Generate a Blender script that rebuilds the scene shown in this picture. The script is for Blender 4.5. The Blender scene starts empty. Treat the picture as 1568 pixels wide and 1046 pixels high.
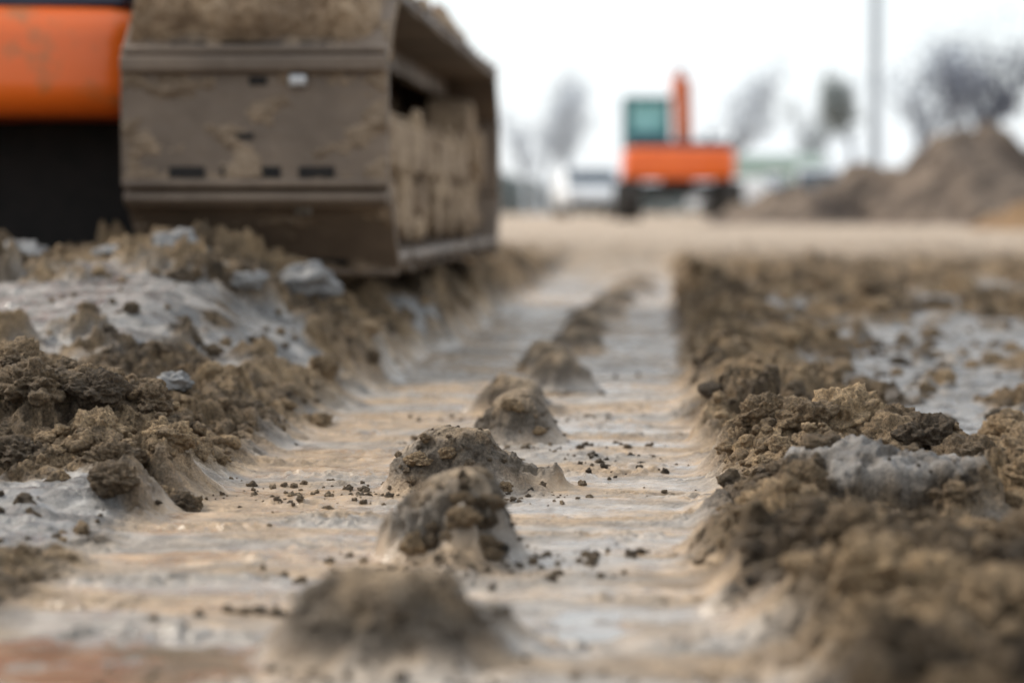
import bpy, bmesh, math, random, time
import numpy as np
from mathutils import Vector, noise as mn
random.seed(7); rng=np.random.default_rng(11)
scene=bpy.context.scene
col=scene.collection
T0=time.time()
# ---------------------------------------------------------------- numpy noise
_r=np.random.default_rng(3);NP=4096
_P=_r.permutation(NP).astype(np.int32);_A=_r.random(NP)*2*np.pi
_GX=np.cos(_A).astype(np.float32);_GY=np.sin(_A).astype(np.float32);_RV=_r.random(NP).astype(np.float32)
def _h(ix,iy,s):
    return _P[(_P[(ix+s*131)&(NP-1)]+iy)&(NP-1)]
def perlin(x,y,s=0):
    xf=np.floor(x);yf=np.floor(y);fx=(x-xf).astype(np.float32);fy=(y-yf).astype(np.float32)
    xi=xf.astype(np.int32);yi=yf.astype(np.int32)
    u=fx*fx*fx*(fx*(fx*6-15)+10);v=fy*fy*fy*(fy*(fy*6-15)+10)
    def g(a,b):
        h=_h(xi+a,yi+b,s);return _GX[h]*(fx-a)+_GY[h]*(fy-b)
    a=g(0,0);b=g(1,0);c=g(0,1);d=g(1,1)
    t=a+(b-a)*u
    return (t+((c+(d-c)*u)-t)*v)*1.5
def fbm(x,y,s=0,o=4,g=.5):
    r=0;a=1
    for i in range(o):
        r=r+a*perlin(x,y,s+i*17);x=x*2.03+3.1;y=y*2.03+1.7;a*=g
    return r
def worley(x,y,s=0):
    xf=np.floor(x);yf=np.floor(y);xi=xf.astype(np.int32);yi=yf.astype(np.int32)
    fx=(x-xf).astype(np.float32);fy=(y-yf).astype(np.float32)
    best=np.full(x.shape,9.0,np.float32);idv=np.zeros(x.shape,np.float32)
    for a in(-1,0,1):
        for b in(-1,0,1):
            h=_h(xi+a,yi+b,s)
            d=(fx-a-_RV[h])**2+(fy-b-_RV[(h+77)&(NP-1)])**2;m=d<best
            best=np.where(m,d,best);idv=np.where(m,_RV[(h+999)&(NP-1)],idv)
    return np.sqrt(best),idv
def ss(a,b,x):
    t=np.clip((x-a)/(b-a),0,1);return t*t*(3-2*t)
def gs(x,y,cx,cy,sx,sy): return np.exp(-(((x-cx)/sx)**2+((y-cy)/sy)**2))

# cx, cy, sx, sy, height, crumbliness
BUMPS=[(-.205,1.87,.100,.085,.066,.35),(-.205,2.42,.074,.075,.084,1.0),(-.250,3.02,.088,.075,.078,.6),(-.215,3.66,.070,.065,.072,.4),
 (-.25,4.15,.080,.045,.058,.3),(-.20,4.72,.065,.043,.064,.3),(-.25,5.25,.070,.045,.055,.3),(-.20,6.0,.075,.05,.062,.3),(-.205,6.9,.08,.055,.06,.3),
 (-.19,7.9,.085,.06,.06,.3),(-.16,9.0,.09,.065,.06,.3),(-.12,10.2,.10,.08,.055,.3),(-.1,11.6,.11,.1,.05,.3)]
WET=[(.55,4.9,.26,.7),(.80,6.2,.45,1.1),(.45,3.75,.12,.22),(-.70,2.50,.13,.30),(-1.05,4.35,.36,.45),(-.74,4.45,.12,.35),
 (.62,3.1,.12,.3),(-.64,6.2,.07,.5),(-.66,1.95,.12,.2),(.45,2.5,.1,.12),(.8,4.0,.2,.3),(.17,2.95,.05,.05)]
def ground(x,y):
    xl=-.575+.03*perlin(y*1.7,y*0+.3,3)+.022*fbm(x*9,y*9,5,2)
    xr=.058+.045*ss(2.4,1.8,y)+.02*perlin(y*1.9,y*0+.7,4)+.022*fbm(x*10,y*10,6,2)
    fade=1-ss(11,19,y)
    floor=ss(xl-.05,xl+.045,x)*(1-ss(xr-.035,xr+.05,x))*fade
    HL=np.interp(y,[0,2,2.7,3.4,4,4.7,5.2,9,14,20,40,50,3000],[.01,.01,.025,.06,.12,.21,.245,.21,.12,.08,.12,.18,.19])
    rampL=.25+.75*ss(.0,.36,xl-x)
    HR=np.interp(y,[0,2,3,5,10,20,40,50,3000],[.012,.016,.020,.022,.045,.07,.12,.18,.19])
    m=ss(-.35,-.15,x)
    outer=HL*(rampL*(1-m)*fade+(1-m)*(1-fade))+HR*m
    wet=np.zeros_like(x)
    wn=.40*fbm(x*7,y*6,21,4)
    for c in WET:
        wet=np.maximum(wet,ss(.34,.62,gs(x,y,*c)+wn))
    wet=np.maximum(wet,ss(.22,.50,fbm(x*2.6,y*1.3,31,4))*ss(.12,.35,x)*(1-ss(9,13,y)))
    wet=wet*(1-floor)
    mac=outer
    mac=mac+.040*np.exp(-((x-xl+.10)/.06)**2)*(.5+1.3*perlin(y*2.1,y*0,8))*ss(1.8,2.6,y)*fade
    mac=mac+.028*np.exp(-((x-xr-.09)/.06)**2)*np.clip(.6+1.8*perlin(y*2.4,y*0,9),0,2)*fade
    for (cx,cy,sx,sy,h) in [(-.80,3.15,.13,.22,.085),(-.62,3.0,.09,.3,.015),(.27,3.17,.12,.12,.036),(.22,2.05,.09,.14,.022),(.34,1.9,.10,.2,.05),
        (-.58,5.1,.05,.30,.06),(.14,2.55,.05,.10,.014),(.45,2.85,.07,.12,.03),(-1.05,4.5,.3,.35,.03),(.22,4.3,.08,.3,.03),(-.45,7.6,.18,1.3,.05),(.3,6.5,.12,.8,.04),(.35,8.5,.25,1.2,.05)]:
        mac=mac+h*gs(x,y,cx,cy,sx,sy)
    mac=mac*(1-floor)
    r=(np.abs((x-.262+.02*fbm(y*14,x*9,44,3))/.105)**3+np.abs((y-2.70+.02*fbm(x*14,y*9,47,3))/.115)**3)
    slab=ss(1.4,.65,r)
    mac=mac*(1-slab)+slab*(.066+.010*fbm(x*11,y*11,45,3)-.05*(x-.25))
    wet=np.maximum(wet,slab*.75)
    mac=mac+ .02*fbm(x*1.3,y*1.3,51,3)*(1-floor)*ss(.0,.4,np.abs(x+.26)-.2)
    rough=(1-floor)*(1-.90*wet)
    wx=x+.02*fbm(x*18,y*18,61,3);wy=y+.02*fbm(x*18,y*18,67,3)
    f1,i1=worley(wx*11,wy*11,71);f2,i2=worley(wx*26,wy*26,73);f3,i3=worley(wx*61,wy*61,79)
    d1=np.sqrt(np.clip(1-(f1/.72)**2,0,1))*ss(.35,.8,i1);d2=np.sqrt(np.clip(1-(f2/.75)**2,0,1))*ss(.1,.9,i2);d3=np.sqrt(np.clip(1-(f3/.8)**2,0,1))*i3
    act=np.clip(.62+1.0*fbm(x*2.8,y*2.8,83,2),.12,1.5)
    near=1-ss(14,40,y)
    tex=(.038*d1+.018*d2+.008*d3)*act+.017*fbm(x*22,y*22,91,5,.62)*(.4+.6*act)
    H=mac+rough*tex*near+(1-near)*.02*fbm(x*.8,y*.8,97,3)*(1-ss(60,120,y))
    H=H+(1-floor)*wet*(.004*fbm(x*7,y*30,93,3)+.003*fbm(x*40,y*40,94,3)+.006*fbm(x*9,y*9,95,3)+slab*.005*fbm(x*35,y*35,96,4))
    pud=ss(.42,.60,np.maximum(gs(x,y,-.43,1.84,.17,.13),gs(x,y,-.06,2.02,.06,.1)*.8)+.22*fbm(x*9,y*16,99,4))*floor
    ph=y/.172+.20*perlin(x*3,y*2,101)+.04*perlin(x*25,y*3,102)
    saw=ph-np.floor(ph)
    step=np.where(saw<.9,saw/.9,(1-saw)/.1)
    side=ss(.06,.15,np.abs(x+.23))
    H=H+floor*(1-.93*pud)*((.0030+.0030*side)*step+.0010*perlin(x*5,y*70,103)+.0022*fbm(x*6,y*9,104,3)+.0009*perlin(x*14,y*190,105)+.0009*fbm(x*90,y*90,106,2))
    crumb=ss(.26,.62,fbm(x*7,y*10,107,2)+.12)*floor
    H=H+crumb*(.006*d3*i3+.004*fbm(x*60,y*60,108,3))
    bm_=np.zeros_like(x)
    for k,(cx,cy,sx,sy,h,cb) in enumerate(BUMPS):
        rr=np.sqrt(((x-cx)/sx)**2+((y-cy)/sy)**2)*(1+.30*fbm(x*12,y*12,111+k,3))
        dome=ss(1.3,.18,rr)
        bm_=np.maximum(bm_,dome);skirt=np.exp(-(rr/1.4)**2)*.004
        H=H+h*dome*(1+.28*perlin(x*9,y*9,130+k))+skirt
        front=ss(.06,.35,dome)*(.2+.8*ss(.99,.75,dome))*cb
        H=H+front*(.010*d2+.006*d3+.013*fbm(x*38,y*38,113,4,.6))
    return H,floor,wet,bm_,rough,act,pud

# ---------------------------------------------------------------- mesh helpers
def mesh_from(name,V,F,mat,parent=None,smooth=True,attrs=None):
    me=bpy.data.meshes.new(name);V=np.asarray(V,dtype=np.float32);F=np.asarray(F,dtype=np.int32)
    n=F.shape[1];me.vertices.add(len(V));me.vertices.foreach_set('co',V.ravel())
    me.loops.add(F.size);me.loops.foreach_set('vertex_index',F.ravel())
    me.polygons.add(len(F));me.polygons.foreach_set('loop_start',np.arange(0,F.size,n,dtype=np.int32))
    me.update(calc_edges=True)
    me.polygons.foreach_set('use_smooth',np.full(len(F),smooth))
    if attrs:
        for k,a in attrs.items():
            if a.ndim==2:
                at=me.color_attributes.new(k,'FLOAT_COLOR','POINT');at.data.foreach_set('color',np.hstack([a,np.ones((len(a),1))]).astype(np.float32).ravel())
            else:
                at=me.attributes.new(k,'FLOAT','POINT');at.data.foreach_set('value',a.astype(np.float32))
    me.materials.append(mat)
    ob=bpy.data.objects.new(name,me);col.objects.link(ob)
    if parent: ob.parent=parent
    return ob
def empty(name,loc=(0,0,0),rz=0):
    e=bpy.data.objects.new(name,None);e.location=loc;e.rotation_euler=(0,0,rz);e.empty_display_size=.2;col.objects.link(e);return e
def fin(bm,name,mat,parent,bevel=0,seg=3,smooth=True):
    if bevel: bmesh.ops.recalc_face_normals(bm,faces=bm.faces)
    me=bpy.data.meshes.new(name);bm.to_mesh(me);bm.free();me.materials.append(mat)
    ob=bpy.data.objects.new(name,me);col.objects.link(ob)
    if parent: ob.parent=parent
    if bevel:
        m=ob.modifiers.new('b','BEVEL');m.width=bevel;m.segments=seg;m.limit_method='ANGLE';m.angle_limit=math.radians(30)
        if smooth:
            for p in me.polygons:p.use_smooth=True
            w=ob.modifiers.new('w','WEIGHTED_NORMAL')
    return ob
def bbox(bm,lo,hi):
    r=bmesh.ops.create_cube(bm,size=1)
    for v in r['verts']:
        v.co=Vector([(lo[i]+hi[i])/2+v.co[i]*(hi[i]-lo[i]) for i in range(3)])
    return r['verts']
def box(name,lo,hi,mat,parent,bevel=.01,seg=3):
    bm=bmesh.new();bbox(bm,lo,hi);return fin(bm,name,mat,parent,bevel,seg)
def prism(name,pts,x0,x1,mat,parent,bevel=.01,seg=3):
    bm=bmesh.new();a=[bm.verts.new((x0,p[0],p[1])) for p in pts];b=[bm.verts.new((x1,p[0],p[1])) for p in pts]
    bm.faces.new(a);bm.faces.new(b[::-1]);n=len(pts)
    for i in range(n):bm.faces.new((a[i],a[(i+1)%n],b[(i+1)%n],b[i]))
    return fin(bm,name,mat,parent,bevel,seg)
def cylx(bm,x0,x1,y,z,r,seg=32,r2=None):
    a=[];b=[];r2=r if r2 is None else r2
    for i in range(seg):
        t=2*math.pi*i/seg;a.append(bm.verts.new((x0,y+r*math.cos(t),z+r*math.sin(t))));b.append(bm.verts.new((x1,y+r2*math.cos(t),z+r2*math.sin(t))))
    bm.faces.new(a);bm.faces.new(b[::-1])
    for i in range(seg):bm.faces.new((a[i],a[(i+1)%seg],b[(i+1)%seg],b[i]))

# ---------------------------------------------------------------- materials
def newmat(name):
    m=bpy.data.materials.new(name);m.use_nodes=True;nt=m.node_tree;b=nt.nodes['Principled BSDF'];return m,nt,b
def N(nt,t,**k):
    n=nt.nodes.new(t)
    for a,v in k.items():
        if a.startswith('i_'):n.inputs[a[2:].replace('_',' ')].default_value=v
        else:setattr(n,a,v)
    return n
def simple(name,c1,c2,scale=5,rough=.6,metal=0,bump=.0,bs=60,lo=.4,hi=.6,coat=0,bd=.01):
    m,nt,b=newmat(name);L=nt.links.new
    tc=N(nt,'ShaderNodeTexCoord');n=N(nt,'ShaderNodeTexNoise',i_Scale=scale,i_Detail=8.0,i_Roughness=.65);L(tc.outputs['Object'],n.inputs['Vector'])
    r=N(nt,'ShaderNodeValToRGB');r.color_ramp.elements[0].position=lo;r.color_ramp.elements[1].position=hi
    r.color_ramp.elements[0].color=(*c1,1);r.color_ramp.elements[1].color=(*c2,1);L(n.outputs['Fac'],r.inputs[0]);L(r.outputs[0],b.inputs['Base Color'])
    b.inputs['Roughness'].default_value=rough;b.inputs['Metallic'].default_value=metal
    if coat:b.inputs['Coat Weight'].default_value=coat
    if bump:
        n2=N(nt,'ShaderNodeTexNoise',i_Scale=bs,i_Detail=6.0);L(tc.outputs['Object'],n2.inputs['Vector'])
        bp=N(nt,'ShaderNodeBump',i_Strength=bump,i_Distance=bd);L(n2.outputs['Fac'],bp.inputs['Height']);L(bp.outputs[0],b.inputs['Normal'])
    return m
def soilmat(name):
    m,nt,b=newmat(name);L=nt.links.new;tc=N(nt,'ShaderNodeTexCoord')
    n=N(nt,'ShaderNodeTexNoise',i_Scale=240.0,i_Detail=5.0,i_Roughness=.8);L(tc.outputs['Object'],n.inputs['Vector'])
    n2=N(nt,'ShaderNodeTexNoise',i_Scale=28.0,i_Detail=5.0);L(tc.outputs['Object'],n2.inputs['Vector'])
    ra=N(nt,'ShaderNodeAttribute',attribute_name='rgh')
    lo=N(nt,'ShaderNodeMapRange',i_From_Min=.4,i_From_Max=.9,i_To_Min=.85,i_To_Max=.28);L(ra.outputs['Fac'],lo.inputs[0])
    hi=N(nt,'ShaderNodeMapRange',i_From_Min=.4,i_From_Max=.9,i_To_Min=1.15,i_To_Max=1.85);L(ra.outputs['Fac'],hi.inputs[0])
    r=N(nt,'ShaderNodeMapRange',i_From_Min=.32,i_From_Max=.68);L(n.outputs['Fac'],r.inputs[0]);L(lo.outputs[0],r.inputs['To Min']);L(hi.outputs[0],r.inputs['To Max'])
    r2=N(nt,'ShaderNodeMapRange',i_From_Min=.3,i_From_Max=.7,i_To_Min=.72,i_To_Max=1.25);L(n2.outputs['Fac'],r2.inputs[0])
    mu=N(nt,'ShaderNodeMath',operation='MULTIPLY');L(r.outputs[0],mu.inputs[0]);L(r2.outputs[0],mu.inputs[1])
    a=N(nt,'ShaderNodeAttribute',attribute_name='Col')
    vm=N(nt,'ShaderNodeVectorMath',operation='SCALE');L(a.outputs['Color'],vm.inputs[0]);L(mu.outputs[0],vm.inputs['Scale'])
    L(vm.outputs[0],b.inputs['Base Color'])
    ad=N(nt,'ShaderNodeMapRange',i_From_Min=.3,i_From_Max=.7,i_To_Min=-.08,i_To_Max=.08);L(n2.outputs['Fac'],ad.inputs[0])
    am=N(nt,'ShaderNodeMath',operation='ADD',use_clamp=True);L(ra.outputs['Fac'],am.inputs[0]);L(ad.outputs[0],am.inputs[1]);L(am.outputs[0],b.inputs['Roughness'])
    st=N(nt,'ShaderNodeMapRange',i_From_Min=.15,i_From_Max=.9,i_To_Min=.02,i_To_Max=1.0);L(ra.outputs['Fac'],st.inputs[0])
    vo=N(nt,'ShaderNodeTexVoronoi',i_Scale=150.0);vo.feature='F1';L(tc.outputs['Object'],vo.inputs['Vector'])
    inv=N(nt,'ShaderNodeMath',operation='SUBTRACT');inv.inputs[0].default_value=1.0;L(vo.outputs['Distance'],inv.inputs[1])
    g3=N(nt,'ShaderNodeTexNoise',i_Scale=75.0,i_Detail=6.0,i_Roughness=.7);L(tc.outputs['Object'],g3.inputs['Vector'])
    hs=N(nt,'ShaderNodeMath',operation='MULTIPLY_ADD');L(g3.outputs['Fac'],hs.inputs[0]);hs.inputs[1].default_value=2.2;L(inv.outputs[0],hs.inputs[2])
    bp0=N(nt,'ShaderNodeBump',i_Distance=.005);L(hs.outputs[0],bp0.inputs['Height']);L(st.outputs[0],bp0.inputs['Strength'])
    g=N(nt,'ShaderNodeTexNoise',i_Scale=420.0,i_Detail=4.0,i_Roughness=.85);L(tc.outputs['Object'],g.inputs['Vector'])
    bp=N(nt,'ShaderNodeBump',i_Distance=.005);L(g.outputs['Fac'],bp.inputs['Height']);L(st.outputs[0],bp.inputs['Strength']);L(bp0.outputs[0],bp.inputs['Normal']);L(bp.outputs[0],b.inputs['Normal'])
    return m
M_soil=soilmat('wet_sandy_soil')
M_mud=simple('muddy_steel',(.085,.060,.042),(.215,.155,.108),3,.58,0,.5,30,.32,.68,0,.008)
M_cake=simple('caked_brown_mud',(.12,.083,.054),(.31,.225,.15),7,.92,0,1,60,.36,.64,0,.012)
M_mudtan=simple('dried_mud',(.21,.14,.085),(.44,.315,.20),6,.95,0,1,45,.38,.62,0,.02)
M_dark=simple('black_and_shade',(.008,.007,.006),(.018,.014,.012),8,.9)  # near black: painted shade for shoe holes and underside, also black parts
M_bolt=simple('worn_bolt_steel',(.35,.34,.34),(.5,.49,.48),30,.3,.8)
M_or=simple('orange_paint',(.80,.115,.006),(.92,.16,.010),3,.38,0,.04,20,.35,.65,.3)
M_blue=simple('dark_blue_paint',(.015,.03,.06),(.03,.05,.085),4,.4)
M_glass=simple('teal_cab_glass',(.16,.42,.40),(.30,.58,.56),2,.12)
M_teal=simple('teal_cab_frame',(.02,.12,.13),(.03,.16,.17),4,.4)
M_rub=simple('black_rubber',(.02,.018,.017),(.06,.05,.04),10,.85)
M_white=simple('white_car_paint',(.72,.74,.76),(.8,.8,.8),3,.3)
M_wglass=simple('dark_window_glass',(.05,.07,.09),(.08,.10,.12),3,.1)
M_bark=simple('bark_hazy',(.24,.27,.32),(.32,.35,.41),3,.9)  # distance haze put into the bark colour, bluish grey
M_barkf=simple('bark_haze_pale',(.42,.46,.51),(.52,.56,.61),3,.9)  # stronger painted haze: paler bluish bark and twigs
M_barkd=simple('bark_dark',(.10,.115,.155),(.16,.175,.22),3,.9)  # dark crown, blue cast of haze mixed into its colour
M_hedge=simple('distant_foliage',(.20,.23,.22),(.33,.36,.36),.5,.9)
M_green=simple('pale_green_cladding',(.30,.42,.36),(.36,.48,.42),1,.6)
M_roof=simple('grey_green_roof',(.22,.28,.25),(.28,.34,.3),1,.7)
M_pole=simple('galvanised_pole',(.36,.40,.44),(.44,.48,.52),4,.5)
M_rock=simple('grey_stone',(.12,.115,.11),(.26,.25,.24),12,.75,0,.9,45,.4,.6,0,.02)
M_pile=simple('heaped_earth',(.085,.062,.048),(.24,.178,.13),1.2,.95,0,.9,5,.38,.62,0,.3)
M_pile2=simple('heaped_orange_earth',(.18,.105,.05),(.27,.17,.085),.9,.95,0,.6,8)

# ---------------------------------------------------------------- ground sheet
us=np.concatenate([-np.geomspace(9,.335,55),np.arange(-.33,.215,.00092),np.geomspace(.22,9,55)])
ys=np.concatenate([np.linspace(-25,1.15,50),1.2*np.exp(np.arange(0,math.log(14/1.2),.00145)),np.geomspace(14.15,70,150),np.geomspace(72,4000,50)])
U,Y=np.meshgrid(us,ys);X=U*np.maximum(Y,1.2)
nr,nc=X.shape;x=X.ravel();y=Y.ravel()
H,fl,wet,bmp,rough,act,pud=ground(x,y)
def lerp(a,b,t):return a*(1-t[:,None])+b*t[:,None]
def soilcol(x,y,fl,wet,bmp,act,pud):
    A=lambda *c:np.array(c)[None,:]
    n1=ss(-.40,.45,fbm(x*3.2,y*3.2,201,4));n2=ss(-.5,.5,fbm(x*30,y*30,203,3))
    c=lerp(A(.092,.063,.037),A(.40,.275,.155),n1*.6+n2*.4)
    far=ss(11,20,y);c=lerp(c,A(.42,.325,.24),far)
    fg=ss(-.35,.45,fbm(x*3,y*7,205,4)+.12*perlin(x*6,y*60,206))
    cf=lerp(A(.355,.248,.152),A(.31,.268,.226),fg)
    cf=cf*(.82+.28*n2[:,None])
    c=lerp(c,cf,fl)
    cw=lerp(A(.10,.091,.082),A(.24,.222,.203),ss(-.4,.4,fbm(x*9,y*18,207,5)))
    c=lerp(c,cw,wet)
    c=lerp(c,A(.15,.12,.09),pud*.7)
    cb=lerp(A(.12,.092,.064),A(.40,.29,.185),ss(.5,.98,bmp+.3*(n2-.5)))  # light on mounds put into colour: tops lighter, flanks darker
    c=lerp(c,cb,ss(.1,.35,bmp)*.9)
    w2=ss(-.3,.35,fbm(x*4,y*9,209,3))
    r=.95*(1-fl)+fl*(.25+.33*w2)
    r=r*(1-wet)+wet*(.27+.28*n2)
    r=r*(1-pud)+.08*pud
    r=r+.5*bmp
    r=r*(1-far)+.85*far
    return c,np.clip(r,.05,1)
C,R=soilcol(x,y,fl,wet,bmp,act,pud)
k3=(rough*.9+ss(.1,.4,bmp)*.8)*(1-ss(8,14,y));k3=np.clip(k3,0,1)
dx=k3*(.0065*fbm(y*38+H*52,x*30-H*45,601,4,.6));dy=k3*(.0085*fbm(x*38+5,H*62+y*22,607,4,.6))
idx=np.arange(nr*nc).reshape(nr,nc)
F=np.stack([idx[:-1,:-1],idx[:-1,1:],idx[1:,1:],idx[1:,:-1]],-1).reshape(-1,4)
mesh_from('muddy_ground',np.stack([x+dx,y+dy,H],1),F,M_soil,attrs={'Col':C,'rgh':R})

# ---------------------------------------------------------------- clods
def template(sub,seed,disp=.32,fine=.10):
    bm=bmesh.new();bmesh.ops.create_icosphere(bm,subdivisions=sub,radius=1)
    o=Vector((seed*13.1,seed*7.7,seed*3.3))
    for v in bm.verts:
        p=v.co.normalized()
        d=1+disp*mn.noise(p*1.3+o)+.22*mn.noise(p*2.9+o)
        if sub>=3:
            d-=.22*abs(mn.noise(p*3.6+o*2)); d+=fine*mn.fractal(p*6+o,.6,2.2,4)
            d+=.05*mn.noise(p*18+o)
        v.co=Vector((p.x*d,p.y*d,p.z*d*.85))
    bm.verts.ensure_lookup_table()
    V=np.array([v.co[:] for v in bm.verts]);Fc=np.array([[v.index for v in f.verts] for f in bm.faces]);bm.free();return V,Fc
T5=[template(5,i+1,.42,.13) for i in range(9)];T3=[template(3,i+20,.55,.18) for i in range(8)];T2=[template(2,i+40,.9) for i in range(8)]
def scatter(name,P,Rd,T,mat,sink=.25,bright=1.0,grey=0):
    P=np.asarray(P);Rd=np.asarray(Rd);gh,fl_,w_,b_,_,a_,p_=ground(P[:,0],P[:,1])
    VV=[];FF=[];CC=[];off=0
    c0,_=soilcol(P[:,0],P[:,1],fl_*0,w_*0,b_*0,a_,p_*0)
    for i in range(len(P)):
        V,Fc=T[rng.integers(len(T))];t=rng.uniform(0,2*np.pi);ti=rng.uniform(-.5,.5)
        Rz=np.array([[math.cos(t),-math.sin(t),0],[math.sin(t),math.cos(t),0],[0,0,1]])
        Rx=np.array([[1,0,0],[0,math.cos(ti),-math.sin(ti)],[0,math.sin(ti),math.cos(ti)]])
        s=Rd[i]*np.array([rng.uniform(.8,1.35),rng.uniform(.85,1.2),rng.uniform(.75,1.1)])
        W=(V@Rx.T*s)@Rz.T+np.array([P[i,0],P[i,1],gh[i]+Rd[i]*(.6-sink*2*rng.uniform(.5,1.3))])
        VV.append(W);FF.append(Fc+off);off+=len(V)
        c=c0[i]*rng.uniform(.8,1.25)*bright;c=c*(1-grey)+c.mean()*grey*np.array([1.06,1,.95])
        CC.append(np.repeat(c[None],len(V),0))
    VV=np.vstack(VV);FF=np.vstack(FF);CC=np.vstack(CC)
    return mesh_from(name,VV,FF,mat,attrs={'Col':CC,'rgh':np.full(len(VV),.92)})
big=[(.138,3.20,.038),(.19,3.13,.036),(.246,3.17,.054),(.290,3.10,.050),(.262,3.28,.056),(.335,3.08,.036),(.375,3.00,.048),(.41,2.95,.044),(.33,3.2,.03),
 (.215,3.25,.038),(.30,3.22,.048),(.42,3.06,.03),
 (-.80,3.05,.05),(-.74,3.1,.04),(-.70,2.98,.038),(-.86,3.2,.05),(-.66,3.1,.032),(-.60,2.95,.028),(-.78,2.9,.035),(-.84,2.85,.045),(-.90,3.4,.05),(-.56,2.8,.022),(-.62,2.7,.026),
 (.12,2.5,.026),(.155,2.55,.026),(.09,2.42,.020),(.13,2.66,.026),(.11,2.75,.022),(.40,2.62,.030),(.42,2.68,.035),(.44,2.8,.04),(.30,1.98,.042),(.24,2.1,.030),(.17,2.12,.026),(.34,2.15,.032),(.17,1.93,.026),(.26,1.83,.036),(.22,1.95,.034),(.14,2.24,.022),(.3,2.3,.022),(.2,2.33,.022),
 (.5,3.5,.035),(.42,3.75,.03),(.56,3.2,.03),(-.56,3.9,.03),(-.60,4.3,.032),(.13,4.0,.03),(.16,4.6,.035),(.12,3.6,.025),(.36,4.2,.04)]
P=[(a,b) for a,b,_ in big];Rr=[c for _,_,c in big]
def cluster(cx,cy,sx,sy,n,r0,r1,P,Rr):
    for _ in range(n):
        P.append((rng.normal(cx,sx),rng.normal(cy,sy)));Rr.append(r0+(r1-r0)*rng.random()**2.5)
cluster(.27,3.15,.09,.10,12,.012,.03,P,Rr);cluster(-.76,3.05,.10,.15,20,.012,.035,P,Rr);cluster(.24,2.05,.08,.12,16,.010,.026,P,Rr);cluster(.13,2.5,.04,.1,8,.01,.018,P,Rr)
for q,nn in ((1,13),(2,5),(3,3)):
    (cx,cy,sx,sy,h,_)=BUMPS[q]
    for _ in range(nn):
        P.append((cx+rng.uniform(-.7,.7)*sx,cy-sy*rng.uniform(.35,.95)));Rr.append(rng.uniform(.007,.015))
scatter('soil_clods',P,Rr,T5,M_soil,.30)
P=[];Rr=[]
cluster(.25,3.15,.14,.2,200,.003,.014,P,Rr);cluster(-.72,3.05,.14,.3,400,.003,.015,P,Rr);cluster(.24,2.1,.12,.2,280,.003,.013,P,Rr);cluster(.13,2.6,.05,.3,170,.003,.012,P,Rr)
cluster(.13,3.9,.06,.6,240,.004,.016,P,Rr);cluster(-.56,3.6,.05,.8,240,.004,.014,P,Rr);cluster(.35,5.5,.25,1.2,300,.006,.026,P,Rr);cluster(-.6,4.9,.12,.5,180,.006,.026,P,Rr)
cluster(-1.0,4.4,.2,.4,120,.005,.02,P,Rr);cluster(.6,4.8,.2,.6,160,.005,.022,P,Rr)
cluster(-.5,7,.12,1.2,120,.01,.035,P,Rr);cluster(.5,8.5,.4,1.5,160,.012,.04,P,Rr);cluster(-.57,2.5,.05,.4,160,.003,.012,P,Rr)
P=np.array(P);Rr=np.array(Rr);f_,w_=ground(P[:,0],P[:,1])[1:3];k=(f_<.4)&((w_<.5)|(rng.random(len(P))<.4))
scatter('soil_clods',P[k],Rr[k],T3,M_soil,.2)
n=12000;px=rng.uniform(-1.1,.8,n);py=1.5+rng.random(n)**1.3*6
_,f_,w_,b_,_,_,p_=ground(px,py);dens=.06*f_+.7*(1-f_)*(1-w_)+.22*w_
dens*=ss(-.35,.35,fbm(px*5,py*5,301,2))+.10
for (cx,cy,s) in [(-.26,2.98,.14),(-.21,2.36,.10),(-.43,2.95,.10),(-.12,2.9,.09),(-.08,2.35,.08),(-.36,2.05,.06),(-.2,3.60,.10)]:
    dens=np.maximum(dens,.38*gs(px,py,cx,cy,s,s*.8))
dens=dens*(1-ss(.3,.7,b_))*(1-.8*p_)
k=rng.random(n)<dens;px=px[k];py=py[k];rr=.0012+.0055*rng.random(len(px))**4
scatter('soil_crumbs',np.stack([px,py],1),rr,T2,M_soil,.2,.75,.15)
P=[];Rr=[]
for (cx,cy,sx,sy,h,_) in BUMPS[:6]:
    cluster(cx+.0,cy-.09,sx*1.1,sy*.5,80,.0010,.005,P,Rr)
cluster(-.40,2.95,.09,.07,130,.0010,.0065,P,Rr);cluster(-.33,2.05,.05,.02,40,.002,.007,P,Rr);cluster(-.12,2.4,.05,.06,60,.0012,.0065,P,Rr);cluster(-.08,3.35,.05,.12,60,.0012,.006,P,Rr)
scatter('soil_crumbs',P,Rr,T2,M_soil,.2,.7,.15)
def stone(loc,r,seed):
    V,Fc=template(4,seed,.5,.08);V=V*np.array([r*1.2,r,r*.8])
    o=mesh_from('grey_rock',V,Fc,M_rock);o.location=loc
for i,(a,b,r) in enumerate([(-1.0,4.95,.048),(-.735,5.02,.055),(-1.32,4.95,.05),(-.71,3.5,.022),(-1.12,4.9,.03),(-.80,4.7,.03)]):
    g=ground(np.array([a]),np.array([b]))[0][0];stone((a,b,g+r*.3),r,60+i)

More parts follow.
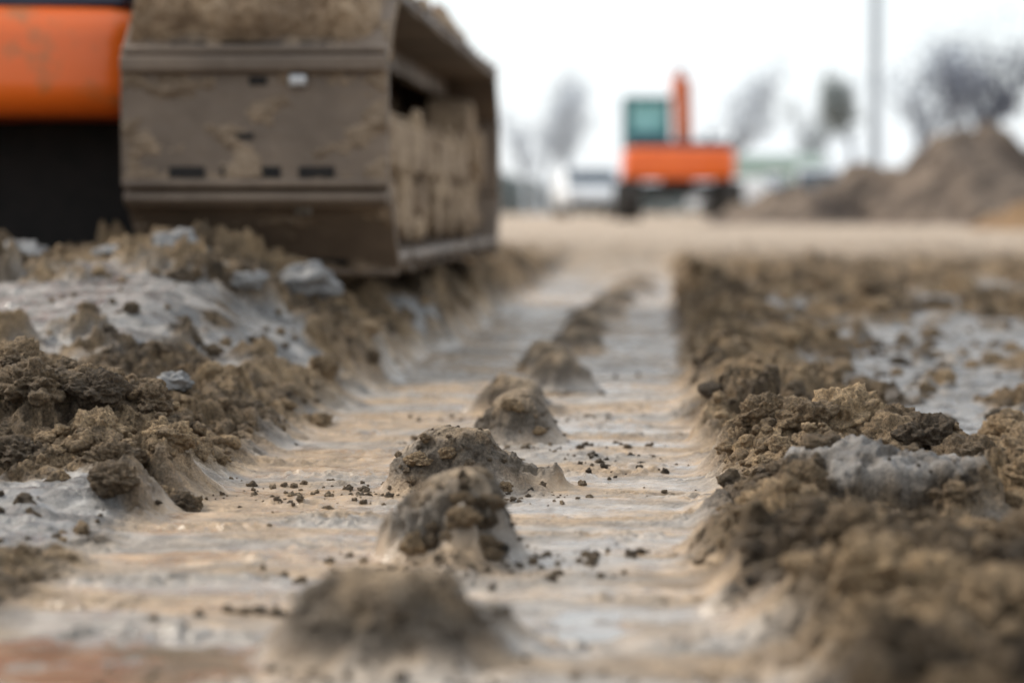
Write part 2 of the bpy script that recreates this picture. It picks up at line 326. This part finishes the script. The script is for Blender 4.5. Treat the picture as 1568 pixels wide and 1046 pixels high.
# ---------------------------------------------------------------- tracks
def track(parent,xc,w,y0,y1,zc,r,nsh,smat,fmat,name):
    Ls=y1-y0;tot=2*Ls+2*math.pi*r;pitch=tot/nsh
    def path(s):
        s=s%tot;q=math.pi*r/2
        if s<q:
            t=s/r;return y0-r*math.cos(t),zc+r*math.sin(t),t
        s-=q
        if s<Ls:return y0+s,zc+r,math.pi/2
        s-=Ls
        if s<2*q:
            t=s/r;return y1+r*math.sin(t),zc+r*math.cos(t),math.pi/2+t
        s-=2*q
        if s<Ls:return y1-s,zc-r,3*math.pi/2
        s-=Ls;t=s/r;return y0-r*math.sin(t),zc-r*math.cos(t),3*math.pi/2+t
    bm=bmesh.new();bd=bmesh.new();bb=bmesh.new();bl=bmesh.new()
    hp=pitch/2*1.03
    for i in range(nsh):
        yy,zz,t=path(i*pitch)
        nrm=Vector((0,-math.cos(t),math.sin(t)));tan=Vector((0,math.sin(t),math.cos(t)))
        jit=random.uniform(-.006,.006)
        def add(b,xa,xb,ta,tb,na,nb):
            vs=bbox(b,(xa,ta,na),(xb,tb,nb))
            for v in vs:
                c=v.co.copy();v.co=Vector((c.x+jit,yy,zz))+tan*c.y+nrm*c.z
        x0,x1=xc-w/2,xc+w/2
        add(bm,x0,x1,-hp,hp*.93,-.026,.0)
        add(bm,x0+.004,x1-.004,hp*.80,hp*1.06,.002,.026)
        add(bm,x0+.004,x1-.004,-hp*1.0,-hp*.86,.002,.018)
        for a,b in ((-.19,-.11),(-.075,.06),(.10,.18)):
            add(bd,xc+a*w/.6,xc+b*w/.6,-hp*.84,-hp*.66,-.001,.003)  # no real openings: thin dark plates whose colour stands for hole shade
        add(bd,xc-.06*w/.6,xc,-hp*.24,-hp*.14,-.001,.003)
        add(bb,xc+.08*w/.6,xc+.08*w/.6+.040,hp*.56,hp*.78,.0,.018)
        add(bd,xc-.01,xc+.03,hp*.60,hp*.74,-.001,.003)
        for a in(-.11,.07):
            add(bl,xc+a,xc+a+.04,-hp,hp,-.09,-.027)
    fin(bm,name+'_shoes',smat,parent,.010,3);fin(bd,name+'_slot_shade',M_dark,parent,.0005,1);fin(bb,name+'_bolts',M_bolt if w>.5 else smat,parent,.007,2);fin(bl,name+'_links',smat,parent,.002,1)
    bw=bmesh.new();ri=r-.09
    for s in(-1,1):
        for yy in(y0,y1):
            cylx(bw,xc+s*.06,xc+s*(w*.36),yy,zc,ri,36,ri*.92)
            cylx(bw,xc+s*w*.36+s*.001,xc+s*(w*.42),yy,zc,ri*.45,24)
    nro=max(3,int(Ls/.42))
    for i in range(nro):
        cylx(bw,xc-w*.36,xc+w*.40,y0+Ls*(i+.5)/nro,zc-r+.13,.085,20)
    fin(bw,name+'_wheels',fmat,parent,.008,2)
    bf=bmesh.new();bbox(bf,(xc-w*.30,y0+.1,zc-r*.42),(xc+w*.30,y1-.1,zc+r*.25));bbox(bf,(xc-w*.40,y0+.32,zc-r*.30),(xc+w*.40,y1-.5,zc+r*.12))
    fin(bf,name+'_frame',fmat,parent,.02,2)
    if w>.5:
        # uneven mud skin caked on the shoes around the rear of the belt
        for i in (0,nsh-1,nsh-2,1,2):
            yy,zz,t=path(i*pitch);n1,n2=150,80
            A,B=np.meshgrid(np.linspace(xc-w/2+.004,xc+w/2-.004,n1),np.linspace(-hp*.98,hp*1.02,n2));a=A.ravel();b=B.ravel()
            f,iv=worley(a*22,b*22,700+i)
            th=-.009+.016*fbm(a*7,b*11,710+i,5,.6)+.005*np.sqrt(np.clip(1-(f/.75)**2,0,1))*iv+.010*ss(.55,.95,np.abs(b)/hp)+.008*ss(.2,.3,np.abs(a-xc))
            th=np.clip(th,-.012,.03)
            VV=np.stack([a,yy+math.sin(t)*b-math.cos(t)*th,zz+math.cos(t)*b+math.sin(t)*th],1)
            ii=np.arange(n1*n2).reshape(n2,n1);FF=np.stack([ii[:-1,:-1],ii[:-1,1:],ii[1:,1:],ii[1:,:-1]],-1).reshape(-1,4)
            mesh_from(name+'_mud_skin',VV,FF,M_cake,parent)

ex=empty('excavator')
XC=-.897
track(ex,XC,.60,5.65,8.8,.545,.315,30,M_mud,M_mudtan,'right_track')
track(ex,-3.15,.60,5.65,8.8,.545,.315,30,M_mud,M_mudtan,'left_track')
box('carbody',(-2.84,6.0,.30),(-1.20,8.4,.70),M_dark,ex,.03)  # near-black colour carries the shade between the tracks
box('belly_plate',(-2.84,5.9,.19),(-1.205,5.96,.70),M_dark,ex,.005)  # added dark sheet standing in for shade under the machine
def rounded_weight(name,x0,x1,y0,y1,z0,z1,bulge,mat,parent,bev):
    bm=bmesh.new();n=10;pts=[]
    for i in range(n+1):
        t=i/n;pts.append((x0+(x1-x0)*t,y0-bulge*(1-(2*t-1)**2)))
    pts+= [(x1,y1),(x0,y1)]
    a=[bm.verts.new((p[0],p[1],z0)) for p in pts];b=[bm.verts.new((p[0],p[1],z1)) for p in pts];m=len(pts)
    bm.faces.new(a[::-1]);bm.faces.new(b)
    for i in range(m):bm.faces.new((a[i],a[(i+1)%m],b[(i+1)%m],b[i]))
    return fin(bm,name,mat,parent,bev,5)
M_ord=simple('mud_splashed_orange_paint',(.55,.16,.04),(.90,.15,.010),5,.40,0,.1,20,.34,.44,.3)
rounded_weight('counterweight',-2.85,-1.21,5.62,6.6,.57,.832,.12,M_ord,ex,.08)
box('deck_band',(-3.0,5.66,.835),(-1.26,8.2,.874),M_blue,ex,.01)
rounded_weight('house_rear',-3.2,-.95,5.95,7.0,.895,1.45,.22,M_or,ex,.08)
box('engine_house',(-3.2,7.003,.90),(-.90,8.5,1.40),M_or,ex,.05)
box('side_skirt',(-.94,6.2,.90),(-.86,6.9,1.28),M_blue,ex,.02)
prism('cab',[(7.1,1.403),(8.7,1.403),(8.7,1.9),(8.35,2.55),(7.1,2.55)],-3.15,-2.2,M_teal,ex,.05)
prism('cab_glass',[(7.25,1.65),(8.5,1.65),(8.5,1.9),(8.25,2.4),(7.25,2.4)],-3.158,-2.192,M_glass,ex,.01)
prism('boom',[(8.0,1.2),(8.5,1.1),(9.6,3.3),(11.2,3.6),(11.2,3.85),(9.4,3.75)],-2.1,-1.75,M_or,ex,.03)
prism('arm',[(11.0,3.9),(11.4,3.8),(11.9,1.7),(11.6,1.7)],-2.05,-1.8,M_or,ex,.03)
prism('bucket',[(11.5,1.75),(12.0,1.7),(12.2,1.2),(11.9,.8),(11.4,.85),(11.7,1.2)],-2.3,-1.55,M_mud,ex,.02)
prism('boom_cylinder',[(8.7,1.0),(8.8,.95),(9.75,2.6),(9.65,2.65)],-1.97,-1.89,M_bolt,ex,.01)
na=170
ang=np.linspace(math.radians(28),math.pi/2,160);py_=list(5.65-.335*np.cos(ang));pz_=list(.545+.335*np.sin(ang));ny_=list(-np.cos(ang));nz_=list(np.sin(ang))
for q in np.linspace(5.655,8.6,260): py_.append(q);pz_.append(.88);ny_.append(0);nz_.append(1)
py_,pz_,ny_,nz_=map(np.array,(py_,pz_,ny_,nz_))
arc=np.concatenate([[0],np.cumsum(np.hypot(np.diff(py_),np.diff(pz_)))])
gx=np.linspace(XC-.305,XC+.30,na);GX,GS=np.meshgrid(gx,arc);a=GX.ravel();s_=GS.ravel()
rep=lambda v:np.repeat(v,na)
f1,i1=worley(a*14,s_*14,401);f2,i2=worley(a*34,s_*34,405)
edge=ss(XC-.305,XC-.27,a)*(1-ss(XC+.20,XC+.29,a))
st=.03+.03*fbm(a*8,a*0,409,4)
prof=edge*ss(st,st+.05,s_)
th=-.035+prof*(.075+.045*np.sqrt(np.clip(1-(f1/.75)**2,0,1))*i1+.022*np.sqrt(np.clip(1-(f2/.75)**2,0,1))*i2+.05*fbm(a*7,s_*7,403,5,.6))*(1-ss(2.9,3.3,s_))
VV=np.stack([a,rep(py_)+rep(ny_)*th,rep(pz_)+rep(nz_)*th],1)
nb=len(arc);ii=np.arange(len(a)).reshape(nb,na);F2=np.stack([ii[:-1,:-1],ii[:-1,1:],ii[1:,1:],ii[1:,:-1]],-1).reshape(-1,4)
mesh_from('packed_soil',VV,F2,M_mudtan,parent=ex)
VV=[];FF=[];off=0
for i in range(130):
    V,Fc=T3[rng.integers(len(T3))];r=.015+.045*rng.random()**2
    yy=rng.uniform(5.75,8.9);zz=rng.uniform(.30,.58)
    W=V*np.array([r*.4,r*1.3,r])+np.array([XC+.235+rng.uniform(-.03,.0),yy,zz]);VV.append(W);FF.append(Fc+off);off+=len(V)
mesh_from('caked_mud',np.vstack(VV),np.vstack(FF),M_mudtan,parent=ex)

# distant excavator
e2=empty('excavator',(.36,51.2,.17),math.radians(3))
for s in(-1,1): track(e2,s*1.04,.47,-1.25,1.35,.42,.38,26,M_rub,M_rub,('left','right')[s>0]+'_track')
box('carbody',(-.75,-.9,.5),(.75,1.0,.78),M_dark,e2,.02)
rounded_weight('counterweight',-1.17,1.15,-1.15,0,.83,1.5,.22,M_or,e2,.14)
box('house',(-1.14,.003,.85),(1.12,1.4,1.45),M_or,e2,.05)
box('engine_deck',(-1.05,-1.0,1.503),(1.1,1.2,1.66),M_blue,e2,.04)
bm=bmesh.new()
for xx in(-1.05,-.2):
    for yy in(-.2,1.15): bbox(bm,(xx-.06,yy-.06,1.5),(xx+.06,yy+.06,2.5))
bbox(bm,(-1.12,-.27,2.48),(-.13,1.25,2.6));bbox(bm,(-1.1,-.25,1.66),(-.15,1.2,1.85))
fin(bm,'cab_frame',M_teal,e2,.02)
box('cab_glass',(-1.03,-.18,1.85),(-.22,1.13,2.48),M_glass,e2,.01)
box('exhaust',(.6,-.5,1.66),(.7,-.4,1.95),M_dark,e2,.02)
M_bo=simple('faded_orange_boom',(.50,.10,.02),(.62,.13,.03),3,.5)
prism('boom',[(1.1,1.1),(1.5,1.0),(2.2,2.5),(3.2,2.9),(3.2,3.2),(1.9,3.05)],.04,.42,M_bo,e2,.03)
prism('arm',[(2.9,3.4),(3.3,3.3),(3.7,1.5),(3.5,1.5)],.14,.36,M_bo,e2,.03)
prism('arm_cylinder',[(1.9,3.1),(2.9,3.2),(2.9,3.32),(1.9,3.2)],.18,.28,M_bolt,e2,.01)
prism('bucket',[(3.4,1.5),(3.8,1.5),(4.0,1.0),(3.7,.6),(3.2,.65),(3.5,1.0)],-.15,.59,M_mud,e2,.02)

# ---------------------------------------------------------------- earth piles
def pile(name,cx,cy,bumps,mat,ext,seed,res=180):
    gx=np.linspace(-ext[0],ext[0],res);gy=np.linspace(-ext[1],ext[1],res);A,B=np.meshgrid(gx,gy);a=A.ravel();b=B.ravel();h=np.full(a.shape,-.15)
    for (x0,y0,sx,sy,hh) in bumps:
        rr=np.sqrt(((a-x0)/sx)**2+((b-y0)/sy)**2);h=np.maximum(h,hh*(1.05-rr**1.3)+.0)
    f1,i1=worley(a*1.5,b*1.5,seed)
    h=h+(.26*fbm(a*.8,b*.8,seed,5,.6)+.18*np.sqrt(np.clip(1-(f1/.75)**2,0,1))*i1)*ss(-.15,.3,h)
    h=np.maximum(h,-.2)
    ii=np.arange(len(a)).reshape(res,res);FF=np.stack([ii[:-1,:-1],ii[:-1,1:],ii[1:,1:],ii[1:,:-1]],-1).reshape(-1,4)
    o=mesh_from(name,np.stack([a,b,h],1),FF,mat);o.location=(cx,cy,.15);return o
pile('earth_pile',5.5,43,[(-.1,0,2.1,3,1.40),(.2,0,1.4,2,1.55),(-1.6,.5,1.6,2,.95),(2.0,.5,2.6,3,1.35),(-2.9,-.3,1.7,1.5,.48),(3.6,0,2.5,3,1.2)],M_pile,(6,5),501)
pile('earth_pile',5.9,33,[(0,0,1.6,1.8,.50),(1.6,0,1.8,1.8,.7)],M_pile2,(4.5,3),507)

# ---------------------------------------------------------------- trees
def clumps(name,C,s,mat,par):
    C=np.array([c[:] for c in C]);n=len(C);u=rng.normal(size=(n,3));u/=np.linalg.norm(u,axis=1)[:,None]
    v=np.cross(u,rng.normal(size=(n,3)));v/=np.linalg.norm(v,axis=1)[:,None];S=(s*rng.uniform(.5,1.6,n))[:,None]
    V=np.stack([C+u*S,C+v*S*.8,C-u*S,C-v*S*.8],1).reshape(-1,3);F=np.arange(4*n).reshape(n,4)
    mesh_from(name,V,F,mat,par,smooth=False)
def tree(name,loc,height,mat,spread=.5,dens=3,depth=4,lean=0,seed=1,r0=None,leaf=None,nleaf=0):
    rnd=random.Random(seed);V=[];Fq=[];par=empty(name,loc);tips=[]
    def seg(p,q,ra,rb):
        d=(q-p).normalized();s=d.cross(Vector((.3,.9,.1))).normalized();t=d.cross(s);k=4;o=len(V)
        for c,r in((p,ra),(q,rb)):
            for i in range(k):V.append((c+(s*math.cos(2*math.pi*i/k)+t*math.sin(2*math.pi*i/k))*r)[:])
        for i in range(k):Fq.append((o+i,o+(i+1)%k,o+k+(i+1)%k,o+k+i))
    def grow(p,d,L,r,lev):
        n=3
        for i in range(n):
            q=p+d*L/n;r2=r*(.88 if lev<depth else .6);seg(p,q,r,r2)
            if lev<depth and (lev>0 or i>0):
                for _ in range(dens):
                    if rnd.random()<.62:
                        a=rnd.uniform(0,6.28);sd=Vector((math.cos(a),math.sin(a),rnd.uniform(.1,.8)));nd=(d*rnd.uniform(.4,1)+sd*spread*1.6).normalized()
                        grow(p.lerp(q,rnd.random()),nd,L*rnd.uniform(.5,.72),r2*.5,lev+1)
            p=q;r=r2;d=(d+Vector((rnd.uniform(-.2,.2),rnd.uniform(-.2,.2),rnd.uniform(0,.07)))).normalized()
        tips.append(p.copy())
    grow(Vector((0,0,0)),Vector((lean,0,1)).normalized(),height*.60,r0 or height*.03,0)
    mesh_from('trunk_and_branches',V,Fq,mat,par)
    if leaf: clumps('foliage',[rnd.choice(tips)+Vector([rnd.gauss(0,height*.035) for _ in range(3)]) for _ in range(nleaf)],height*.012,leaf,par)
    return par
D=150.;k=D/3702
def tx(px):return (px-1010)*k
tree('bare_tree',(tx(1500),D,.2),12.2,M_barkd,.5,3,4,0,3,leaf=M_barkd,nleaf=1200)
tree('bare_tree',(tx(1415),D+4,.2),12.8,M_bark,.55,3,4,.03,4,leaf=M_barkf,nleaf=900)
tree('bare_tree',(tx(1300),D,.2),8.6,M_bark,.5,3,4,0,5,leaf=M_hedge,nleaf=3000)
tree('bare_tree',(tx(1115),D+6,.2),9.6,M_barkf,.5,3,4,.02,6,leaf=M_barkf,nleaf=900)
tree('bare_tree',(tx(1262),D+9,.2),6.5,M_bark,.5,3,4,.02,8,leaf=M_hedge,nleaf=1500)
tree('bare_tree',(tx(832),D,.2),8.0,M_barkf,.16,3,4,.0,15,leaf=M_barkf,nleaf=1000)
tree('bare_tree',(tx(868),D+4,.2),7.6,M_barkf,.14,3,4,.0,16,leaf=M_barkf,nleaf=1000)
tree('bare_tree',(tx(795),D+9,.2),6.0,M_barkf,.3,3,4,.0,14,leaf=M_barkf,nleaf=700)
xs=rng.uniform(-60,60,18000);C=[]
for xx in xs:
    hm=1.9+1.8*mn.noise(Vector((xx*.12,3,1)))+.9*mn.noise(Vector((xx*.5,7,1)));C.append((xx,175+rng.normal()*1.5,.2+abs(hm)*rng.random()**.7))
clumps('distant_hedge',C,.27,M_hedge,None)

# ---------------------------------------------------------------- pole, hut, vehicles
up=empty('utility_pole',(5.35,61,.15))
bm=bmesh.new();bmesh.ops.create_cone(bm,cap_ends=True,segments=20,radius1=.16,radius2=.12,depth=9)
for v in bm.verts:v.co.z+=4.5
fin(bm,'post',M_pole,up,.002,1);box('crossarm',(-.9,-.05,8.3),(.9,.05,8.42),M_pole,up,.01)
for i in(-.8,0,.8): box('insulator',(i-.04,-.04,8.42),(i+.04,.04,8.6),M_white,up,.01)
hut=empty('site_cabin',(5.3,112,.2))
box('walls',(-2.1,0,0),(2.1,3,2.3),M_green,hut,.02)
prism('roof',[(-.25,2.303),(3.25,2.303),(1.5,2.85)],-2.3,2.3,M_roof,hut,.02)
box('door',(-.4,-.03,0),(.4,-.003,1.95),M_white,hut,.005)
for a in(-1.6,.8):box('window',(a,-.03,1.0),(a+.8,-.003,1.7),M_wglass,hut,.005)
def car(name,loc,w,h,van,rz=0):
    e=empty(name,loc,rz);L=4.4
    if van:prof=[(-L/2,.3),(-L/2,h*.5),(-L/2+.25,h*.97),(L/2-1.1,h),(L/2-.35,h*.58),(L/2,h*.5),(L/2,.3)]
    else:prof=[(-L/2,.28),(-L/2,h*.55),(-L/2+.8,h*.64),(-L/2+1.45,h),(L/2-1.2,h*.98),(L/2-.4,h*.64),(L/2,h*.58),(L/2,.28)]
    prism('body',prof,-w/2,w/2,M_white,e,.12,4)
    bm=bmesh.new()
    for s in(-1,1):
        for yy in(-1.35,1.35):cylx(bm,s*w/2-s*.2,s*w/2+s*.01,yy,.32,.32,24)
    fin(bm,'wheels',M_rub,e,.02)
    if van:box('windscreen',(-w/2+.15,-L/2+.02,h*.56),(w/2-.15,-L/2+.14,h*.88),M_wglass,e,.03)
    else:
        a=(-L/2+.8,h*.64);b=(-L/2+1.45,h)
        prism('windscreen',[(a[0]+.08,a[1]+.03),(b[0]-.08,b[1]-.06),(b[0]-.12,b[1]-.03),(a[0]+.0,a[1]+.04)],-w/2+.14,w/2-.14,M_wglass,e,.005)
    box('bumper',(-w/2+.1,-L/2-.05,.3),(w/2-.1,-L/2+.05,.48),M_rub,e,.03)
    for s in(-1,1):box('headlamp',(s*(w/2-.2)-.14,-L/2-.02,h*.44),(s*(w/2-.2)+.14,-L/2+.05,h*.53),M_bolt,e,.02)
car('parked_car',(-2.15,72,.2),1.72,1.42,False,math.radians(8))
car('parked_van',(6.4,95,.2),1.8,1.9,True,math.radians(-10))
car('parked_car',(3.3,88,.2),1.7,1.4,False,math.radians(60))

# ---------------------------------------------------------------- world, sun, camera
w=bpy.data.worlds.new('World');scene.world=w;w.use_nodes=True;nt=w.node_tree;L=nt.links.new
bg=nt.nodes['Background'];sky=nt.nodes.new('ShaderNodeTexSky');sky.sky_type='NISHITA';sky.sun_disc=False
EL=math.radians(42);AZ=math.radians(-60)
sky.sun_elevation=EL;sky.sun_rotation=AZ;sky.dust_density=2.5;sky.air_density=1.2
tc=nt.nodes.new('ShaderNodeTexCoord');cn=nt.nodes.new('ShaderNodeTexNoise');cn.inputs['Scale'].default_value=3.2;cn.inputs['Detail'].default_value=5
mp=nt.nodes.new('ShaderNodeMapping');mp.inputs['Scale'].default_value=(1,1,1.6);L(tc.outputs['Generated'],mp.inputs[0]);L(mp.outputs[0],cn.inputs['Vector'])
mr=nt.nodes.new('ShaderNodeMapRange');mr.inputs['From Min'].default_value=.38;mr.inputs['From Max'].default_value=.62;mr.inputs['To Min'].default_value=.55;mr.inputs['To Max'].default_value=.95;L(cn.outputs['Fac'],mr.inputs[0])
mx=nt.nodes.new('ShaderNodeMix');mx.data_type='RGBA';L(mr.outputs[0],mx.inputs['Factor']);L(sky.outputs[0],mx.inputs[6]);mx.inputs[7].default_value=(8.9,9.5,10.0,1)
L(mx.outputs[2],bg.inputs['Color']);bg.inputs['Strength'].default_value=.14
sl=bpy.data.lights.new('sun','SUN');sl.energy=3.2;sl.angle=math.radians(10);sl.color=(1,.92,.80)
so=bpy.data.objects.new('sun',sl);col.objects.link(so)
sd=Vector((math.sin(AZ)*math.cos(EL),math.cos(AZ)*math.cos(EL),math.sin(EL)));so.rotation_euler=sd.to_track_quat('Z','Y').to_euler()
cam=bpy.data.cameras.new('camera');cam.lens=85;cam.sensor_width=36;cam.clip_end=6000;cam.clip_start=.05
co=bpy.data.objects.new('camera',cam);col.objects.link(co);co.location=(0,0,.35)
co.rotation_euler=(math.radians(90-3.06),0,math.radians(3.49))
cam.dof.use_dof=True;cam.dof.focus_distance=3.05;cam.dof.aperture_fstop=3.1
scene.camera=co
scene.view_settings.view_transform='Standard'
print('T all',time.time()-T0)
